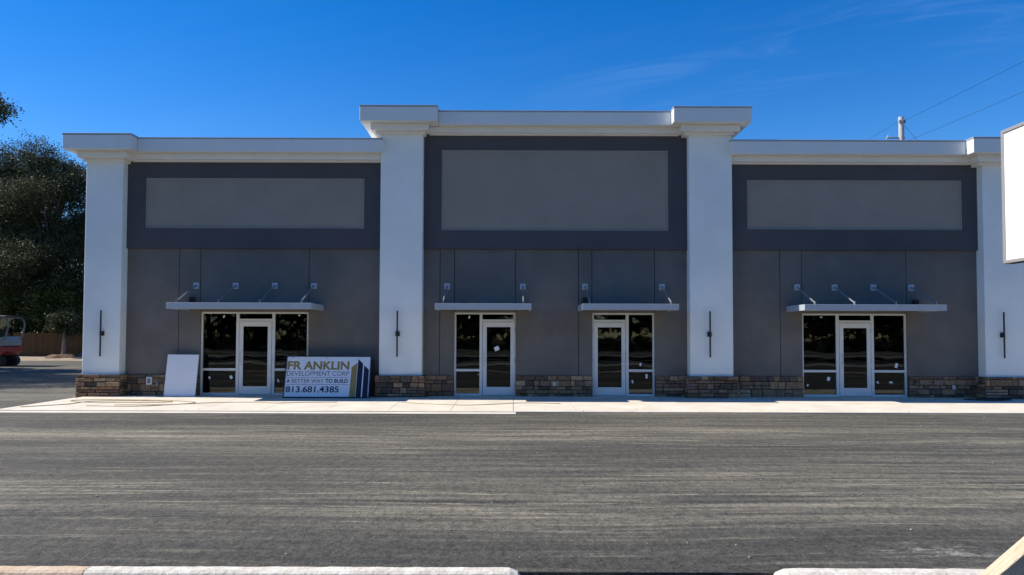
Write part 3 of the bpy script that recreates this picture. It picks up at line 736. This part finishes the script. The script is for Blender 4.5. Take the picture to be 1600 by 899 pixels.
# ------------------------------------------------------------------ trees
def leaf_mesh(name, blobs, n, size, m, seed=0, flat=.0, clump=.55, per=24):
    """leaf faces gathered in small clumps spread through overlapping uneven lobes"""
    r = np.random.default_rng(seed)
    vol = np.array([b[3] * b[4] * b[5] for b in blobs]) ** .8; pr = vol / vol.sum()
    nc = n // per
    idx = r.choice(len(blobs), nc, p=pr)
    B_ = np.array(blobs)[idx]
    d = r.normal(size=(nc, 3)); d /= np.linalg.norm(d, axis=1)[:, None]
    rad = r.uniform(.25, 1, nc) ** .5 * (1 + r.normal(0, .15, nc))
    cen = B_[:, :3] + d * rad[:, None] * B_[:, 3:6]
    cl = cen[:, None, :] + r.normal(0, clump * .5, (nc, per, 3)) * np.array([1, 1, .6])
    P = cl.reshape(-1, 3); N = len(P)
    a = r.normal(size=(N, 3)); a /= np.linalg.norm(a, axis=1)[:, None]
    b = r.normal(size=(N, 3)); b -= a * (a * b).sum(1)[:, None]; b /= np.linalg.norm(b, axis=1)[:, None]
    s = size * r.uniform(.6, 1.3, N)[:, None]
    V = np.empty((N, 4, 3)); V[:, 0] = P - a * s; V[:, 1] = P + b * s * .42; V[:, 2] = P + a * s; V[:, 3] = P - b * s * .42
    me = bpy.data.meshes.new(name); me.vertices.add(N * 4); me.vertices.foreach_set('co', V.reshape(-1))
    me.loops.add(N * 4); me.loops.foreach_set('vertex_index', np.arange(N * 4, dtype=np.int32))
    me.polygons.add(N); me.polygons.foreach_set('loop_start', np.arange(0, N * 4, 4, dtype=np.int32)); me.polygons.foreach_set('loop_total', np.full(N, 4, dtype=np.int32))
    me.update(calc_edges=True)
    cc = np.repeat(r.uniform(0, .55, nc), per) + r.uniform(0, .45, N); cc = cc ** 1.6
    ca = me.color_attributes.new('Col', 'FLOAT_COLOR', 'POINT')
    C_ = np.ones((N, 4, 4)); C_[:, :, :3] = cc[:, None, None]; ca.data.foreach_set('color', C_.reshape(-1))
    me.materials.append(m); return me

FILL = [(0, 0, 9.0, 3.2, 2.8, 2.8), (.5, 0, 5.5, 4.2, 3.4, 3.0)]
def tree(name, label, loc, height, blobs, n, size, lm, bm_=None, seed=0, tr=.35, group=None, trunk_h=None, clump=.55):
    t_ = thing(name, label, 'tree', loc, group=group)
    r = random.Random(seed); mb = MB(); th_ = trunk_h or height * .4
    lean = .06 if name == 'sapling' else .4; top = Vector((r.uniform(-lean, lean), r.uniform(-lean, lean), th_))
    mb.tube([(0, 0, -.4), (0.02, 0, .3), top * .5 + Vector((r.uniform(-.15, .15), 0, 0)), top], [tr * 1.35, tr, tr * .82, tr * .65], 10)
    for b in sorted(set(blobs)):
        if b[3] < .95 and b[0] > 6 and b[0] != 7.0: continue          # leafy tips share the limb of their neighbour
        c = Vector(b[:3]); mid = top.lerp(c, .5) + Vector((r.uniform(-.4, .4), r.uniform(-.4, .4), r.uniform(-.2, .6)))
        base = top * r.uniform(.75, 1)
        kb = min(1, b[3] / 2.2); mb.tube([base, mid, c], [tr * .42 * kb, tr * .25 * kb, tr * .08 * kb], 6)
        for k in range(4):
            e = c + Vector((r.uniform(-1, 1) * b[3], r.uniform(-1, 1) * b[4], r.uniform(-.6, .9) * b[5])) * .85
            mb.tube([mid.lerp(c, r.uniform(.2, .9)), mid.lerp(e, .6) + Vector((0, 0, r.uniform(-.2, .3))), e], [tr * .16, tr * .10, tr * .03], 5)
    mb.build('trunk', bm_ or M['bark'], t_, smooth=True)
    me = leaf_mesh('crown', blobs, n, size, lm, seed, clump=clump)
    o = bpy.data.objects.new('crown', me); COL.objects.link(o); o.parent = t_
    return t_
def blobs(seed, n, rx, ry, z0, z1, br):
    r = random.Random(seed); out_ = []
    for i in range(n):
        a = 2 * math.pi * (i / n) * 2.618 + r.uniform(-.3, .3); q = r.uniform(.2, 1) ** .6
        z = z0 + (z1 - z0) * ((i + .5) / n); taper = math.sin(math.pi * min(1, max(.15, .25 + .72 * (z - z0) / (z1 - z0)))) ** .6
        s_ = br * r.uniform(.75, 1.25)
        out_.append((math.cos(a) * rx * q * taper, math.sin(a) * ry * q * taper, z, s_, s_, s_ * .75))
    return out_
tree('oak_tree', 'tall dense dark oak behind the fence just left of the building', (-37.9, 38, .1), 17.4, blobs(11, 34, 4.4, 4.0, 3.6, 16.5, 1.8) + FILL + [(1.2, .5, 11.3, 2.2, 2, 1.6), (2.9, 0, 9.6, 1.9, 1.8, 1.5), (-1.5, 0, 11, 2, 2, 1.5)], 170000, .078, M['oakleaf'], seed=1, tr=.4)
tree('oak_tree', 'broad dark oak at the left edge of the picture behind the excavator', (-42.6, 40.5, .1), 16.5, blobs(12, 28, 4.4, 4.2, 3.6, 16.4, 1.8) + FILL, 140000, .08, M['oakleaf'], seed=2, tr=.42)
tree('oak_tree', 'lower dark oak partly hidden behind the left end of the building', (-32.6, 40, .1), 15.5, blobs(13, 28, 4.2, 4.0, 3.0, 15.0, 2.0) + FILL + [(-3.4, 0, 11.6, 2, 2, 1.6), (-4.2, -1, 9.8, 1.8, 1.8, 1.5)], 150000, .08, M['oakleaf'], seed=3, tr=.36)
tree('understory_tree', 'yellow-green bushy tree over the fence behind the excavator', (-41.0, 36.8, .1), 6.5, blobs(14, 14, 2.4, 1.3, 2.0, 5.6, 1.1), 20000, .11, M['brightleaf'], seed=4, tr=.14)
tree('understory_tree', 'yellow-green bushy tree over the fence beside the building corner', (-36.0, 36.8, .1), 6, blobs(15, 14, 2.6, 1.2, 2.0, 5.2, 1.1), 20000, .11, M['brightleaf'], seed=5, tr=.14)
tree('sapling', 'slender tree with pale trunk standing in the sand before the fence', (-33.3, 33.2, .0), 3.8, blobs(16, 8, .9, .8, 1.9, 3.3, .45), 4500, .09, M['oakleaf'], M['palebark'], seed=6, tr=.15, trunk_h=2.2)
tree('oak_tree', 'near oak whose leafy branch reaches into the sky at the left edge', (-28.6, 9.0, -.1), 13.0, [(0, 0, 8, 3.6, 3.2, 2.2), (-3, 2, 9.5, 3.2, 3, 2.2), (1.5, -2, 9.2, 2.8, 3, 1.8), (3.6, 0, 9.9, 2.2, 1.8, 1.1), (0, 3, 10.5, 3.2, 3, 1.6), (5.6, -1.2, 10.6, 1.3, 1.2, .7), (-2, -3, 6.5, 2.4, 2.4, 1.2)] + [(6.3, -1.4, 11.0, .9, .9, .5), (7.0, -1.4, 11.2, .8, .6, .42), (7.2, -1.2, 10.6, .85, .5, .28), (7.6, -1.4, 10.95, .5, .5, .3), (7.0, -1.6, 10.9, .6, .6, .4)] * 4 + [(8.0, -1.4, 10.95, .45, .4, .22)] * 4, 80000, .07, M['oakleaf'], seed=7, tr=.4, clump=.42)
tree('oak_tree', 'oak left of the picture whose shade falls across the side lot', (-34.5, 15.0, -.1), 13.0, blobs(18, 14, 4.5, 4.5, 4, 12, 1.6), 34000, .12, M['oakleaf'], seed=8, tr=.4)
tree('oak_tree', 'dark oak just past the right end of the building', (41.5, 39, .1), 11.0, blobs(19, 14, 4.0, 4.0, 2.5, 10, 1.9), 26000, .12, M['oakleaf'], seed=9, tr=.36)
# a low green bank of wood that closes the view under the oaks
me = leaf_mesh('woodland', [(x, 52 + 3 * math.sin(x), 3.5 + math.sin(x * 1.7), 4.5, 3, 4.2) for x in range(-90, 100, 5)], 70000, .26, M['farleaf'], 33, clump=.9)
o = bpy.data.objects.new('woodland', me); COL.objects.link(o); tag(o, 'dark mass of woodland undergrowth far behind the fence', 'woodland', kind='stuff')
# mound at the sapling's foot
def mound(name, label, cat, loc, rx, ry, h, m, seed):
    bm = bmesh.new(); bmesh.ops.create_icosphere(bm, subdivisions=4, radius=1); r = random.Random(seed)
    ph = [(r.uniform(2, 9), r.uniform(0, 6)) for _ in range(4)]
    for v in bm.verts:
        k = 1 + sum(math.sin(v.co.x * a + b) * math.cos(v.co.y * a - b) for a, b in ph) * .07
        v.co = Vector((v.co.x * rx * k, v.co.y * ry * k, max(v.co.z, -.3) * h * k))
    me = bpy.data.meshes.new(name); bm.to_mesh(me); bm.free(); me.materials.append(m); me.polygons.foreach_set('use_smooth', [True] * len(me.polygons))
    o = bpy.data.objects.new(name, me); COL.objects.link(o); o.location = loc; tag(o, label, cat); return o
mound('mulch_mound', 'low brown mulch mound round the foot of the pale trunk', 'mulch', (-33.2, 33.0, -.02), 1.3, .8, .35, M['mulch'], 1)
mound('boulder', 'brown boulder lying between the pale trunk and the building corner', 'boulder', (-31.6, 33.6, .05), .8, .6, .55, mat('boulder_rock', (.22, .17, .14), .95, .1, col2=(.12, .09, .08), vscale=3, bump=1, bscale=6), 2)

# ------------------------------------------------------------------ utility pole and wires
po = thing('utility_pole', 'grey utility pole rising behind the right roof with a short bracket', 'pole', (22.2, 20, -.3))
MB().tube([(0, 0, 0), (0, 0, 14.35)], [.22, .145], 14).build('shaft', M['polegrey'], po, smooth=False)
MB().tube([(0, 0, 14.35), (0, 0, 14.62)], [.17, .165], 14).build('cap', M['steel'], po)
mb = MB(); mb.box(-.85, .2, -.05, .05, 13.38, 13.45); mb.tube([(-.75, 0, 13.45), (-.75, 0, 13.56)], .05, 8); mb.build('bracket', M['polegrey'], po)
for dx in (-.14, .14): MB().tube([(dx, -.12, 14.25), (dx, -.12, 14.42)], .05, 8).build('insulator', M['greypaint'], po)
def wire(a, b, sag, r, label):
    a = Vector(a); b = Vector(b); pts = [a.lerp(b, k / 24) - Vector((0, 0, sag * 4 * (k / 24) * (1 - k / 24))) for k in range(25)]
    tag(MB().tube(pts, r, 5).build('power_wire', M['cable']), label, 'wire', 'wires on the utility pole')
wire((22.34, 20, 14.1), (23.6, -30, 15.0), .5, .009, 'upper dark wire running from the pole top to the right')
wire((22.06, 20, 14.1), (20.5, 62, 13.9), .5, .008, 'dark wire running from the pole top down to the left')
wire((22.3, 20, 12.85), (25.4, -30, 13.6), .4, .008, 'lower dark wire reaching the pole just above the roof edge')
wire((22.3, 20, 13.95), (34.5, 21, .0), .0, .008, 'straight guy wire slanting down from the pole top to the right')

# ------------------------------------------------------------------ behind the camera, seen in the shop glass
tag(MB().box(-120, 120, -46, -30, -.4, -.2).build('road', M['asphroad']), kind='structure')
mb = MB()
for y in (-29.9, -46.3): mb.box(-120, 120, y - .1, y + .2, -.4, -.08)
mb.box(-120, 120, -28, -26.5, -.4, -.12); mb.box(-120, 120, -50, -48.4, -.4, -.12); mb.box(-120, 120, -61, -60, -.4, -.13); mb.box(-120, 120, -69, -68.6, -.4, -.1)
tag(mb.build('far_pavement', M['concrete']), kind='structure')
mb = MB()
for y in (-37.8, -38.2): mb.box(-120, 120, y - .06, y + .06, -.19, -.196)
for k in range(40): mb.box(-118 + 6 * k, -115 + 6 * k, -34.06, -33.94, -.19, -.196); mb.box(-118 + 6 * k, -115 + 6 * k, -42.06, -41.94, -.19, -.196)
tag(mb.build('road_marking', M['paint']), kind='structure')
tag(MB().box(-200, 200, -200, -72.02, -.4, -.1).build('far_grass', M['grass']), kind='structure')
tag(MB().box(-120, 120, -72, -50.02, -.4, -.21).build('far_lot', M['asphroad']), kind='structure')
me = leaf_mesh('hedge', [(x, -71, 1.6, 3.4, 1.6, 2.4) for x in range(-70, 90, 4)], 26000, .3, M['farleaf'], 44, clump=.8)
o = bpy.data.objects.new('hedge', me); COL.objects.link(o); tag(o, 'long dark hedge across the road behind the viewer', 'hedge')
proto = tree('roadside_tree', 'dark tree across the road behind the viewer', (-50, -76, -.2), 13, blobs(40, 12, 5, 4, 2.5, 12, 2.6), 9000, .32, M['farleaf'], seed=20, tr=.4, group='trees across the road')
k = 0
for x in range(-42, 70, 8):
    c = copy_tree(proto); c.location = (x + 2 * math.sin(x), -76 - 5 * abs(math.sin(x * 2.1)), -.2); c.rotation_euler.z = x * 1.3; c.scale = [1 + .2 * math.sin(x)] * 3
